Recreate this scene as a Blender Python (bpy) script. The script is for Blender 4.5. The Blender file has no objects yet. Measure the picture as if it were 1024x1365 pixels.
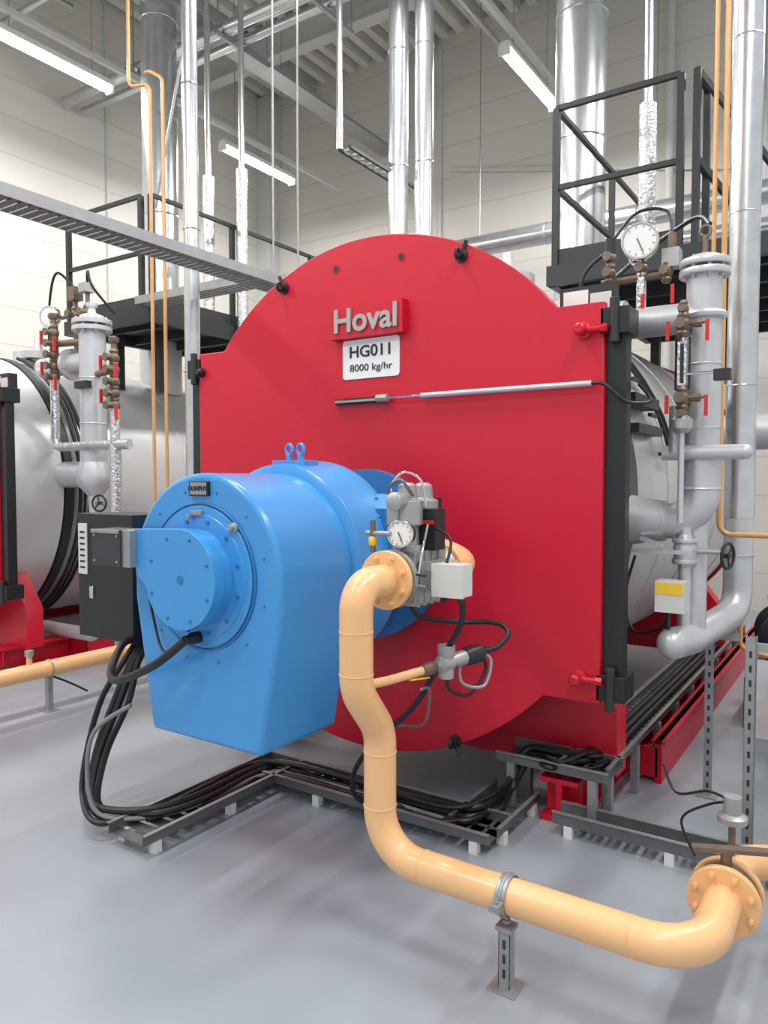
import bpy, math, random
from mathutils import Vector, Matrix
random.seed(4)
V=Vector
# ------------------------------------------------------------ materials
def mat(name,col,rough=.5,metal=0.,var=0.,scale=6.,bump=0.,bscale=40.,emit=0,coat=0.):
    m=bpy.data.materials.new(name); m.use_nodes=True
    nt=m.node_tree; b=nt.nodes['Principled BSDF']
    b.inputs['Base Color'].default_value=(*col,1); b.inputs['Roughness'].default_value=rough
    b.inputs['Metallic'].default_value=metal
    if coat: b.inputs['Coat Weight'].default_value=coat; b.inputs['Coat Roughness'].default_value=.15
    tc=nt.nodes.new('ShaderNodeTexCoord')
    if var>0:
        n=nt.nodes.new('ShaderNodeTexNoise'); n.inputs['Scale'].default_value=scale; n.inputs['Detail'].default_value=4
        nt.links.new(tc.outputs['Object'],n.inputs['Vector'])
        r=nt.nodes.new('ShaderNodeMapRange'); r.inputs[3].default_value=1-var; r.inputs[4].default_value=1+var
        nt.links.new(n.outputs['Fac'],r.inputs[0])
        mx=nt.nodes.new('ShaderNodeVectorMath'); mx.operation='SCALE'; mx.inputs[0].default_value=col
        nt.links.new(r.outputs[0],mx.inputs['Scale']); nt.links.new(mx.outputs[0],b.inputs['Base Color'])
    if bump>0:
        n2=nt.nodes.new('ShaderNodeTexNoise'); n2.inputs['Scale'].default_value=bscale
        nt.links.new(tc.outputs['Object'],n2.inputs['Vector'])
        bp=nt.nodes.new('ShaderNodeBump'); bp.inputs['Strength'].default_value=bump; bp.inputs['Distance'].default_value=.01
        nt.links.new(n2.outputs['Fac'],bp.inputs['Height']); nt.links.new(bp.outputs[0],b.inputs['Normal'])
    if emit:
        b.inputs['Emission Color'].default_value=(1,.98,.93,1); b.inputs['Emission Strength'].default_value=emit
    return m
RED=mat('red_paint',(.56,.005,.026),.38,0,.05,2,.02,300)
DRED=mat('dark_red_paint',(.36,.006,.015),.45)
BLUE=mat('blue_paint',(.052,.30,.68),.28,0,.04,3,.02,200,coat=.3)
BLUE2=mat('blue_paint_dark',(.03,.17,.42),.4)
PEACH=mat('peach_paint',(.86,.50,.235),.35,0,.04,3,coat=.2)
SILP=mat('silver_paint',(.57,.575,.595),.36,.4,.07,5,.03,60)
SILV=mat('aluminium_cladding',(.66,.66,.665),.36,.45,.06,2,.05,8)
GALV=mat('galvanised_steel',(.60,.62,.64),.26,.85,.2,9,.04,14)
STRUT=mat('strut_zinc',(.36,.37,.38),.45,.6,.15,12)
TRAYM=mat('tray_zinc_dull',(.17,.175,.18),.45,.5,.25,12)
FOIL=mat('crinkled_foil',(.66,.66,.67),.25,.85,.15,20,1,45)
CAST=mat('cast_aluminium',(.42,.42,.41),.45,.6,.15,25,.1,120)
BRONZE=mat('bronze_valve',(.20,.15,.11),.5,.5,.3,30)
BLACK=mat('black_paint',(.012,.014,.016),.4,0,.2,6)
DARK=mat('dark_grey_steel',(.035,.037,.04),.5,.3,.2,6)
GREYB=mat('grey_box',(.035,.037,.042),.5,0)
RUBBER=mat('black_cable',(.012,.012,.013),.42)
GREYC=mat('grey_cable',(.22,.23,.24),.4)
WHITE=mat('white_plastic',(.78,.78,.76),.4)
OFFW=mat('offwhite_box',(.62,.63,.60),.4)
YEL=mat('yellow_label',(.85,.55,.03),.4)
REDH=mat('red_lever',(.6,.02,.02),.35)
CHROME=mat('chrome',(.75,.75,.75),.12,1)
LETTER=mat('brushed_letter',(.50,.49,.47),.3,.7)
TXT=mat('text_black',(.01,.01,.01),.5)
GLASSW=mat('gauge_face',(.85,.85,.82),.25)
CEIL=mat('white_steel_deck',(.62,.62,.59),.5,0,.06,1)
BEAM=mat('beam_paint',(.56,.57,.55),.5,0,.06,2)
TUBE=mat('light_tube',(1,1,1),.4,emit=24)
CUP=mat('orange_copper_pipe',(.66,.36,.14),.35,.15,.1,5)

def wallmat(name,col):
    m=mat(name,col,.55,0,.04,.6)
    nt=m.node_tree; b=nt.nodes['Principled BSDF']
    tc=nt.nodes.new('ShaderNodeTexCoord'); sx=nt.nodes.new('ShaderNodeSeparateXYZ')
    nt.links.new(tc.outputs['Object'],sx.inputs[0])
    mu=nt.nodes.new('ShaderNodeMath'); mu.operation='MULTIPLY'; mu.inputs[1].default_value=1/.5
    fr=nt.nodes.new('ShaderNodeMath'); fr.operation='FRACT'
    pp=nt.nodes.new('ShaderNodeMath'); pp.operation='PINGPONG'; pp.inputs[1].default_value=.5
    nt.links.new(sx.outputs['Z'],mu.inputs[0]); nt.links.new(mu.outputs[0],fr.inputs[0]); nt.links.new(fr.outputs[0],pp.inputs[0])
    mr=nt.nodes.new('ShaderNodeMapRange'); mr.inputs[1].default_value=0; mr.inputs[2].default_value=.035; mr.inputs[3].default_value=.80; mr.inputs[4].default_value=1
    nt.links.new(pp.outputs[0],mr.inputs[0])
    old=b.inputs['Base Color'].links[0].from_socket
    sc=nt.nodes.new('ShaderNodeVectorMath'); sc.operation='SCALE'
    nt.links.new(old,sc.inputs[0]); nt.links.new(mr.outputs[0],sc.inputs['Scale']); nt.links.new(sc.outputs[0],b.inputs['Base Color'])
    bp=nt.nodes.new('ShaderNodeBump'); bp.inputs['Distance'].default_value=.008; bp.inputs['Strength'].default_value=.6
    nt.links.new(mr.outputs[0],bp.inputs['Height']); nt.links.new(bp.outputs[0],b.inputs['Normal'])
    return m
WALL=wallmat('wall_panel',(.62,.60,.555))
FLOOR=mat('epoxy_floor',(.325,.355,.395),.22,0,.05,.8,.02,3)
def floormat(m):
    nt=m.node_tree; b=nt.nodes['Principled BSDF']
    n=nt.nodes.new('ShaderNodeTexNoise'); n.inputs['Scale'].default_value=1.3; n.inputs['Detail'].default_value=6
    tc=nt.nodes.new('ShaderNodeTexCoord'); nt.links.new(tc.outputs['Object'],n.inputs['Vector'])
    r=nt.nodes.new('ShaderNodeMapRange'); r.inputs[3].default_value=.2; r.inputs[4].default_value=.42
    nt.links.new(n.outputs['Fac'],r.inputs[0]); nt.links.new(r.outputs[0],b.inputs['Roughness'])
floormat(FLOOR)

# ------------------------------------------------------------ builder
def fillet(pts,rad,seg=8):
    pts=[V(p) for p in pts]; out=[pts[0]]
    for i in range(1,len(pts)-1):
        p=pts[i]; a=(p-pts[i-1]); b=(pts[i+1]-p); la,lb=a.length,b.length; a.normalize(); b.normalize()
        ang=a.angle(b)
        if ang<.02: out.append(p); continue
        r=rad[i] if isinstance(rad,(list,tuple)) else rad
        d=min(r*math.tan(ang/2),la*.49,lb*.49); r=d/math.tan(ang/2)
        n=a.cross(b).normalized(); p1=p-a*d; c=p1+n.cross(a)*r
        for k in range(seg+1):
            out.append(c+Matrix.Rotation(ang*k/seg,3,n)@(p1-c))
    out.append(pts[-1]); return out
def smoothp(pts,seg=8):
    P=[V(p) for p in pts]; P=[P[0]]+P+[P[-1]]; out=[]
    for i in range(1,len(P)-2):
        for k in range(seg):
            t=k/seg; a,b,c,d=P[i-1],P[i],P[i+1],P[i+2]
            out.append(.5*((2*b)+(c-a)*t+(2*a-5*b+4*c-d)*t*t+(-a+3*b-3*c+d)*t**3))
    out.append(P[-2]); return out
class B:
    def __init__(s,name): s.name=name; s.v=[]; s.f=[]; s.m=[]; s.mats=[]
    def mi(s,m):
        if m not in s.mats: s.mats.append(m)
        return s.mats.index(m)
    def add(s,v,f,m):
        o=len(s.v); s.v+= [tuple(x) for x in v]; k=s.mi(m)
        for q in f: s.f.append([o+i for i in q]); s.m.append(k)
    def box(s,c,sz,m,rot=None):
        c=V(c); vs=[]
        for x in(-.5,.5):
            for y in(-.5,.5):
                for z in(-.5,.5):
                    p=V((x*sz[0],y*sz[1],z*sz[2]))
                    if rot: p=rot@p
                    vs.append(c+p)
        s.add(vs,[(0,1,3,2),(4,6,7,5),(0,4,5,1),(2,3,7,6),(0,2,6,4),(1,5,7,3)],m)
    def bb(s,x0,x1,y0,y1,z0,z1,m): s.box(((x0+x1)/2,(y0+y1)/2,(z0+z1)/2),(x1-x0,y1-y0,z1-z0),m)
    def beam(s,p,q,w,h,m):
        p=V(p);q=V(q);d=q-p;L=d.length;d.normalize()
        up=V((0,0,1)) if abs(d.z)<.95 else V((0,1,0))
        x=d.cross(up).normalized(); u=x.cross(d)
        R=Matrix((x,d,u)).transposed(); s.box((p+q)/2,(w,L,h),m,R)
    def lathe(s,p,axis,prof,m,n=32,caps=True):
        p=V(p); z=V(axis).normalized(); x=z.orthogonal().normalized(); y=z.cross(x); vs=[];fs=[]
        for h,r in prof:
            for i in range(n):
                a=2*math.pi*i/n; vs.append(p+z*h+(x*math.cos(a)+y*math.sin(a))*max(r,1e-4))
        for k in range(len(prof)-1):
            for i in range(n):
                j=(i+1)%n; fs.append((k*n+i,k*n+j,(k+1)*n+j,(k+1)*n+i))
        if caps:
            fs.append(tuple(range(n))[::-1]); fs.append(tuple((len(prof)-1)*n+i for i in range(n)))
        s.add(vs,fs,m)
    def cyl(s,p,q,r,m,r2=None,n=24):
        d=V(q)-V(p); s.lathe(p,d,[(0,r),(d.length,r if r2 is None else r2)],m,n)
    def sweep(s,P,r,m,n=14):
        vs=[];fs=[];P=[V(p) for p in P]
        Q=[P[0]]
        for p in P[1:]:
            if (p-Q[-1]).length>1e-5: Q.append(p)
        P=Q; t=(P[1]-P[0]).normalized(); x=t.orthogonal().normalized()
        for i,p in enumerate(P):
            if i==0: tt=P[1]-P[0]
            elif i==len(P)-1: tt=P[-1]-P[-2]
            else: tt=(P[i+1]-P[i]).normalized()+(P[i]-P[i-1]).normalized()
            tt.normalize(); x=(x-tt*x.dot(tt)).normalized(); y=tt.cross(x)
            for k in range(n):
                a=2*math.pi*k/n; vs.append(p+(x*math.cos(a)+y*math.sin(a))*r)
        for i in range(len(P)-1):
            for k in range(n):
                j=(k+1)%n; fs.append((i*n+k,i*n+j,(i+1)*n+j,(i+1)*n+k))
        fs.append(tuple(range(n))[::-1]); fs.append(tuple((len(P)-1)*n+k for k in range(n)))
        s.add(vs,fs,m)
    def tube(s,pts,r,m,bend=.1,n=16,seg=8): s.sweep(fillet(pts,bend,seg),r,m,n)
    def cable(s,pts,r,m,n=8): s.sweep(smoothp(pts),r,m,n)
    def torus(s,c,axis,R,r,m,n=32,k=10,a0=0,a1=2*math.pi):
        c=V(c); z=V(axis).normalized(); x=z.orthogonal().normalized(); y=z.cross(x)
        s.sweep([c+(x*math.cos(a0+(a1-a0)*i/n)+y*math.sin(a0+(a1-a0)*i/n))*R for i in range(n+1)],r,m,k)
    def prism(s,out,y0,y1,m):
        n=len(out); vs=[(x,y0,z) for x,z in out]+[(x,y1,z) for x,z in out]
        fs=[tuple(range(n)),tuple(range(n,2*n))[::-1]]+[(i,i+n,(i+1)%n+n,(i+1)%n) for i in range(n)]
        s.add(vs,fs,m)
    def sphere(s,c,r,m,n=20,sc=(1,1,1)):
        k=n//2; vs=[];fs=[]; c=V(c)
        for j in range(k+1):
            ph=math.pi*j/k
            for i in range(n):
                a=2*math.pi*i/n; vs.append(c+V((r*sc[0]*math.sin(ph)*math.cos(a),r*sc[1]*math.sin(ph)*math.sin(a),r*sc[2]*math.cos(ph))))
        for j in range(k):
            for i in range(n):
                fs.append((j*n+i,(j+1)*n+i,(j+1)*n+(i+1)%n,j*n+(i+1)%n))
        s.add(vs,fs,m)
    def bolt(s,p,axis,r,h,m): s.lathe(p,axis,[(0,r),(h,r)],m,6); s.lathe(p,axis,[(h,r*.55),(h*1.6,r*.55)],m,8)
    def flange(s,c,axis,r,th,m,nb=8,bm=None,br=.009):
        z=V(axis).normalized(); x=z.orthogonal().normalized(); y=z.cross(x); c=V(c)
        s.lathe(c-z*th/2,z,[(0,r*.98),(th*.1,r),(th*.9,r),(th,r*.98)],m,36)
        for i in range(nb):
            a=2*math.pi*(i+.5)/nb; p=c+(x*math.cos(a)+y*math.sin(a))*r*.8
            s.bolt(p+z*th/2,z,br,br,bm or m); s.bolt(p-z*th/2,-z,br,br,bm or m)
    def wheel(s,c,axis,R,m):
        z=V(axis).normalized(); x=z.orthogonal().normalized(); y=z.cross(x); c=V(c)
        s.torus(c,z,R,R*.13,m,20,8); s.cyl(c-z*.03,c+z*.01,R*.22,m,n=10)
        for i in range(3):
            a=2*math.pi*i/3; s.cyl(c,c+(x*math.cos(a)+y*math.sin(a))*R,R*.08,m,n=6)
    def gauge(s,c,axis,r):
        z=V(axis).normalized(); c=V(c)
        s.lathe(c,z,[(-.045,r*.9),(-.04,r),(0,r),(.004,r*.97),(.004,r*.88),(-.003,r*.87)],CHROME,36)
        s.lathe(c,z,[(-.002,r*.86),(.0,r*.86)],GLASSW,36)
        x=z.orthogonal().normalized(); y=z.cross(x)
        s.beam(c+z*.003-y*r*.2,c+z*.003+y*r*.55+x*r*.3,.003,.0035,TXT)
        for i in range(10):
            a=2*math.pi*(i/12); e=x*math.cos(a)+y*math.sin(a); s.beam(c+z*.001+e*r*.68,c+z*.001+e*r*.8,.003,.002,TXT)
    def valve(s,c,m=None,k=1.):
        c=V(c); m=m or BRONZE
        s.sphere(c,.036*k,m,12); s.lathe(c-V((0,0,.06*k)),(0,0,1),[(0,.018*k),(.02*k,.03*k),(.04*k,.02*k),(.08*k,.02*k),(.1*k,.03*k),(.12*k,.018*k)],m,8)
        s.lathe(c-V((0,.0,0)),(0,-1,0),[(0,.018*k),(.05*k,.018*k),(.055*k,.026*k),(.07*k,.026*k)],m,8)
    def finish(s,bevel=0,parent=None,ang=38):
        me=bpy.data.meshes.new(s.name); me.from_pydata(s.v,[],s.f)
        for m in s.mats: me.materials.append(m)
        me.polygons.foreach_set('material_index',s.m); me.polygons.foreach_set('use_smooth',[True]*len(s.f))
        me.update(); me.set_sharp_from_angle(angle=math.radians(ang))
        o=bpy.data.objects.new(s.name,me); bpy.context.scene.collection.objects.link(o)
        if bevel:
            md=o.modifiers.new('b','BEVEL'); md.width=bevel; md.segments=2; md.limit_method='ANGLE'; md.angle_limit=math.radians(40)
        if parent: o.parent=parent
        return o
def empty(name):
    o=bpy.data.objects.new(name,None); bpy.context.scene.collection.objects.link(o); return o
def text(s,body,size,loc,m,parent,ext=.003,name='lettering',sx=1,off=0):
    c=bpy.data.curves.new(name,'FONT'); c.body=body; c.size=size; c.extrude=ext; c.align_x='CENTER'; c.align_y='CENTER'; c.offset=off
    o=bpy.data.objects.new(name,c); bpy.context.scene.collection.objects.link(o)
    o.location=loc; o.rotation_euler=(math.pi/2,0,0); o.scale=(sx,1,1); c.materials.append(m); o.parent=parent; return o

# ------------------------------------------------------------ room
XL,YB,ZC=-9.7,10.7,8.7
TOP=ZC-.02
b=B('floor'); b.bb(XL-.2,5,-5,YB+.2,-.1,0,FLOOR); b.finish()
b=B('wall_left'); b.bb(XL-.2,XL,-5,YB+.2,0,ZC+.1,WALL); b.finish()
b=B('wall_back'); b.bb(XL,5,YB,YB+.2,0,ZC+.1,WALL); b.finish()
b=B('trim_1'); b.bb(XL,XL+.28,YB-.28,YB,0,TOP,BEAM); b.finish(.01)
b=B('ceiling'); prof=[]; x=XL-.2
while x<5: prof+= [(x,ZC),(x+.13,ZC),(x+.16,ZC+.16),(x+.27,ZC+.16)]; x+=.3
vs=[(p[0],-5,p[1]) for p in prof]+[(p[0],YB+.2,p[1]) for p in prof]; n=len(prof)
b.add(vs,[(i,i+1,n+i+1,n+i) for i in range(n-1)],CEIL); b.bb(XL-.2,5,-5,YB+.2,ZC+.17,ZC+.25,CEIL); b.finish()
b=B('roof_beams')
def ibeam(b,p,q,w,h,m):
    p=V(p);q=V(q); b.beam(p+V((0,0,h/2)),q+V((0,0,h/2)),w,.025,m); b.beam(p-V((0,0,h/2)),q-V((0,0,h/2)),w,.025,m); b.beam(p,q,.02,h,m)
for y in (-2,1.8,5.4,9.0): ibeam(b,(XL,y,ZC-.27),(5,y,ZC-.27),.22,.44,BEAM)
for x in (-8.6,-6.2,-3.8,-1.4,1): ibeam(b,(x,-5,ZC-.12),(x,YB,ZC-.12),.12,.18,BEAM)
b.finish()
b=B('wall_mullions')
for x in (-6.0,-1.6): b.bb(x-.03,x+.03,YB-.03,YB,0,TOP,BEAM)
for y in (7.2,3.): b.bb(XL,XL+.03,y-.03,y+.03,0,TOP,BEAM)
b.beam((-5.8,YB-.04,6.6),(-1.6,YB-.04,5.7),.05,.05,BEAM)
b.finish()

# ------------------------------------------------------------ luminaires
def luminaire(x,y0,z=6.36,L=1.5):
    b=B('fluorescent_light')
    b.prism([(x-.07,z+.03),(x+.07,z+.03),(x+.05,z+.1),(x-.05,z+.1)],y0,y0+L,WHITE)
    b.prism([(x-.06,z+.03),(x-.05,z-.02),(x-.025,z-.04),(x+.025,z-.04),(x+.05,z-.02),(x+.06,z+.03)],y0+.02,y0+L-.02,TUBE)
    for e in (y0-.01,y0+L-.02): b.bb(x-.065,x+.065,e,e+.03,z-.045,z+.06,WHITE)
    for e in (y0+.25,y0+L-.25): b.cyl((x,e,z+.1),(x,e,TOP),.006,STRUT,n=6)
    b.finish()
for x in (-7.8,-3.52,.8):
    for y0 in (-2.1,1.1,4.35,7.68): luminaire(x,y0)
b=B('lighting_trunking')
for x in (-7.8,-3.52,.8): b.bb(x-.03,x+.03,-4,YB-.3,6.62,6.68,BEAM)
b.finish()
def area(x,y,z,sx,sy,e,rot=(0,0,0),col=(1,.985,.96)):
    l=bpy.data.lights.new('lamp','AREA'); l.shape='RECTANGLE'; l.size=sx; l.size_y=sy; l.energy=e; l.color=col
    o=bpy.data.objects.new('lamp',l); bpy.context.scene.collection.objects.link(o); o.location=(x,y,z); o.rotation_euler=rot
for x in (-7.8,-3.52,.8):
    for y in (-1.3,1.9,5.1,8.4): area(x,y,6.28,.3,1.5,100)

# ------------------------------------------------------------ boiler
CX=-2.375; DX=-5.2
def boiler(X,main):
    E=empty('steam_boiler')
    cx,cz,R,hw=X,1.615,1.41,1.315; z0,z1=.66,2.51; YF=3.41 if main else 3.5
    out=[]; a1=math.asin((z1-cz)/R); a2=math.asin((cz-z0)/R)
    out+= [(cx+hw,z0),(cx+hw,z1)]
    N=48
    for i in range(N+1):
        a=a1+(math.pi-2*a1)*i/N; out.append((cx+R*math.cos(a),cz+R*math.sin(a)))
    out+= [(cx-hw,z1),(cx-hw,z0)]
    for i in range(N+1):
        a=math.pi+a2+(math.pi-2*a2)*i/N; out.append((cx+R*math.cos(a),cz+R*math.sin(a)))
    b=B('front_door'); b.prism(out,YF,YF+.05,RED)
    b.finish(.006,E)
    b=B('shell')
    if main:
        b.lathe((cx,YF+.05,cz),(0,1,0),[(0,1.28),(.03,1.33),(.5,1.33),(.55,1.315)],BLACK,96)
        yr=YF+.55
    else:
        b.lathe((cx,YF+.05,cz),(0,1,0),[(0,1.25),(.03,1.31),(.58,1.31),(.6,1.29)],SILV,96)
        b.lathe((cx,YF+.65,cz),(0,1,0),[(0,1.32),(.07,1.32)],BLACK,96)
        yr=YF+.72
    b.lathe((cx,yr,cz),(0,1,0),[(0,1.3),(8.0-yr,1.3),(8.05-yr,1.27)],SILV,96)
    for y in (4.75,5.6,6.45,7.3): b.torus((cx,y,cz),(0,1,0),1.302,.006,SILP,96,6)
    b.torus((cx,yr+.0,cz),(0,1,0),1.305,.02,BLACK,96,8)
    b.lathe((cx,8.0,cz),(0,1,0),[(0,1.33),(.12,1.33)],DRED,64)
    for y in (3.75,6.9):
        b.prism([(cx-1.3,.2),(cx+1.3,.2),(cx+1.3,.55),(cx+1.0,.95),(cx-1.0,.95),(cx-1.3,.55)],y,y+.16,RED)
    for sx in (-1.08,1.08):
        x=cx+sx; b.bb(x-.1,x+.1,3.52,8.4,0,.025,RED); b.bb(x-.1,x+.1,3.52,8.4,.195,.22,RED); b.bb(x-.015,x+.015,3.52,8.4,.02,.2,RED)
        for y in (3.6,4.6,5.6,6.6,7.6): b.bb(x-.09,x+.09,y,y+.015,.02,.2,RED)
    for sx in (-1.37,1.37):
        x=cx+sx; b.bb(x-.02,x+.02,4.3,8.4,.0,.24,RED); b.bb(x-.04,x+.04,4.3,8.4,.225,.24,RED); b.bb(min(x,cx+sx*.8),max(x,cx+sx*.8),4.3,4.33,.03,.2,RED)
    for sx in (1,-1):
        xh=cx+sx*(hw+.045)
        b.bb(xh-.05,xh+.05,YF+.03,YF+.1,.72,2.46,BLACK)
        for z in (2.42,.74): b.bb(xh-.065,xh+.065,YF-.0,YF+.16,z-.06,z+.06,BLACK); b.cyl((xh,YF+.0,z-.1),(xh,YF+.0,z+.1),.022,DARK)
        b.bb(cx+sx*1.27-.06,cx+sx*1.27+.06,YF+.06,YF+.16,.7,2.48,BLACK)
    b.finish(.004,E)
    b=B('door_fittings')
    for (dx,z) in ((-.587,2.83),(.587,2.83),(.565,.345),(-.565,.345)):
        p=V((cx+dx,YF,z)); b.lathe(p,(0,-1,0),[(0,.035),(.012,.035),(.013,.022),(.04,.02)],BLACK,16)
        b.torus(p+V((0,-.045,0)),(1,0,0),.022,.008,BLACK,16,8); b.cyl(p+V((.0,.0,0)),p+V((.03*(1 if dx>0 else -1),-.01,.07 if z>1.6 else -.07)),.012,DARK,n=8)
    for z in (2.39,.9): b.lathe((cx-1.285,YF,z),(0,-1,0),[(0,.03),(.02,.03),(.05,.018)],BLACK,12)
    for (dx,z) in ((1.22,2.385),(1.215,.775)):
        p=V((cx+dx,YF,z)); b.lathe(p,(0,-1,0),[(0,.04),(.015,.04),(.02,.027),(.07,.027),(.08,.018)],RED,16)
        b.cyl(p+V((0,-.03,0)),p+V((.11,-.02,0)),.016,RED,n=10)
        b.lathe(p+V((.085,-.02,-.0)),(1,0,0),[(0,.02),(.03,.02)],RED,6)
    for dx in (-.205,.227): b.lathe((cx+dx,YF+.0005,2.885),(0,-1,0),[(-.01,.022),(.003,.026),(.004,.016)],DRED,20); b.lathe((cx+dx,YF-.0045,2.885),(0,-1,0),[(0,.014),(.001,.014)],TXT,16)
    if main:
        b.bb(cx-.21,cx+.265,YF-.05,YF,2.48,2.655,RED)
        b.bb(cx-.2,cx+.14,YF-.02,YF,2.122,2.155,DARK); b.bb(cx-.19,cx+.16,YF-.035,YF-.02,2.130,2.142,STRUT); b.bb(cx-.19,cx-.14,YF-.022,YF-.02,2.13,2.15,RED)
        b.cyl((cx+.1,YF-.04,2.14),(cx+.17,YF-.04,2.14),.022,STRUT,n=8)
        b.cyl((cx+.17,YF-.03,2.14),(cx+.37,YF-.03,2.14),.006,CHROME,n=8)
        b.cyl((cx+.37,YF-.03,2.14),(cx+1.27,YF-.03,2.14),.014,SILP,n=12)
        b.cable([(cx+1.27,YF-.03,2.14),(cx+1.33,YF-.04,2.13),(cx+1.42,YF+.0,2.05),(cx+1.5,YF+.1,2.06),(cx+1.42,YF+.2,2.15)],.009,RUBBER)
    b.finish(.003,E)
    if main:
        b=B('sign_plate'); o=[]; x0,x1,za,zb,r=cx-.155,cx+.22,2.26,2.475,.02
        for (qx,qz,s0) in ((x1-r,zb-r,0),(x0+r,zb-r,90),(x0+r,za+r,180),(x1-r,za+r,270)):
            for k in range(6): a=math.radians(s0+k*18); o.append((qx+r*math.cos(a),qz+r*math.sin(a)))
        b.prism(o,YF-.006,YF,WHITE); b.finish(0,E)
        text(E,'Hoval',.178,(cx+.03,YF-.053,2.568),LETTER,E,.008,'badge_lettering',1.02,.004)
        text(E,'HG011',.088,(cx+.035,YF-.008,2.405),TXT,E,.001,'sign_line_1',1.12,.0012)
        text(E,'8000 kg/hr',.054,(cx+.035,YF-.008,2.318),TXT,E,.001,'sign_line_2',1.2)
    b=B('top_fittings')
    b.cyl((cx+(.05 if main else .5),6.75 if main else 5.95,2.6),(cx+(.05 if main else .5),6.75 if main else 5.95,3.3),.28 if main else .24,SILP)
    b.lathe((cx-.6,4.9,2.7),(0,0,1),[(0,.12),(.25,.12),(.25,.16),(.29,.16),(.29,.1),(.45,.1)],SILP)
    b.lathe((cx+.35,4.5,2.75),(0,0,1),[(0,.1),(.18,.1),(.18,.17),(.25,.17),(.26,.05),(.4,.03)],SILP)
    b.bb(cx+1.06,cx+1.32,YF+.12,YF+.2,2.46,2.62,DARK); b.bb(cx+1.08,cx+1.2,YF+.112,YF+.12,2.52,2.6,WHITE); b.bb(cx+1.21,cx+1.31,YF+.112,YF+.12,2.5,2.58,OFFW)
    if main:
        pts=[]
        for i in range(9):
            a=math.radians(50-i*5); pts.append((cx+1.35*math.cos(a),4.5+.02*i,cz+1.35*math.sin(a)))
        b.sweep(pts,.012,RUBBER,8); b.sweep([(p[0]+.01,p[1]+.06,p[2]) for p in pts],.01,RUBBER,8)
        for i in range(0,9,2): b.beam((pts[i][0]-.01,4.45,pts[i][2]),(pts[i][0]-.01,4.62,pts[i][2]),.02,.02,DARK)
        b.bb(cx+1.18,cx+1.3,4.0,4.5,2.1,2.16,DARK); b.bb(cx+1.22,cx+1.32,4.0,4.5,1.95,2.0,DARK)
    else:
        for o,r in ((0,.018),(.05,.014),(.1,.018)):
            b.sweep([(cx+1.345*math.cos(math.radians(75-i*6)),4.28+o,cz+1.345*math.sin(math.radians(75-i*6))) for i in range(24)],r,RUBBER,8)
    b.finish(0,E)
    return E
bm=boiler(CX,True); bl=boiler(CX+DX,False)

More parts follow.
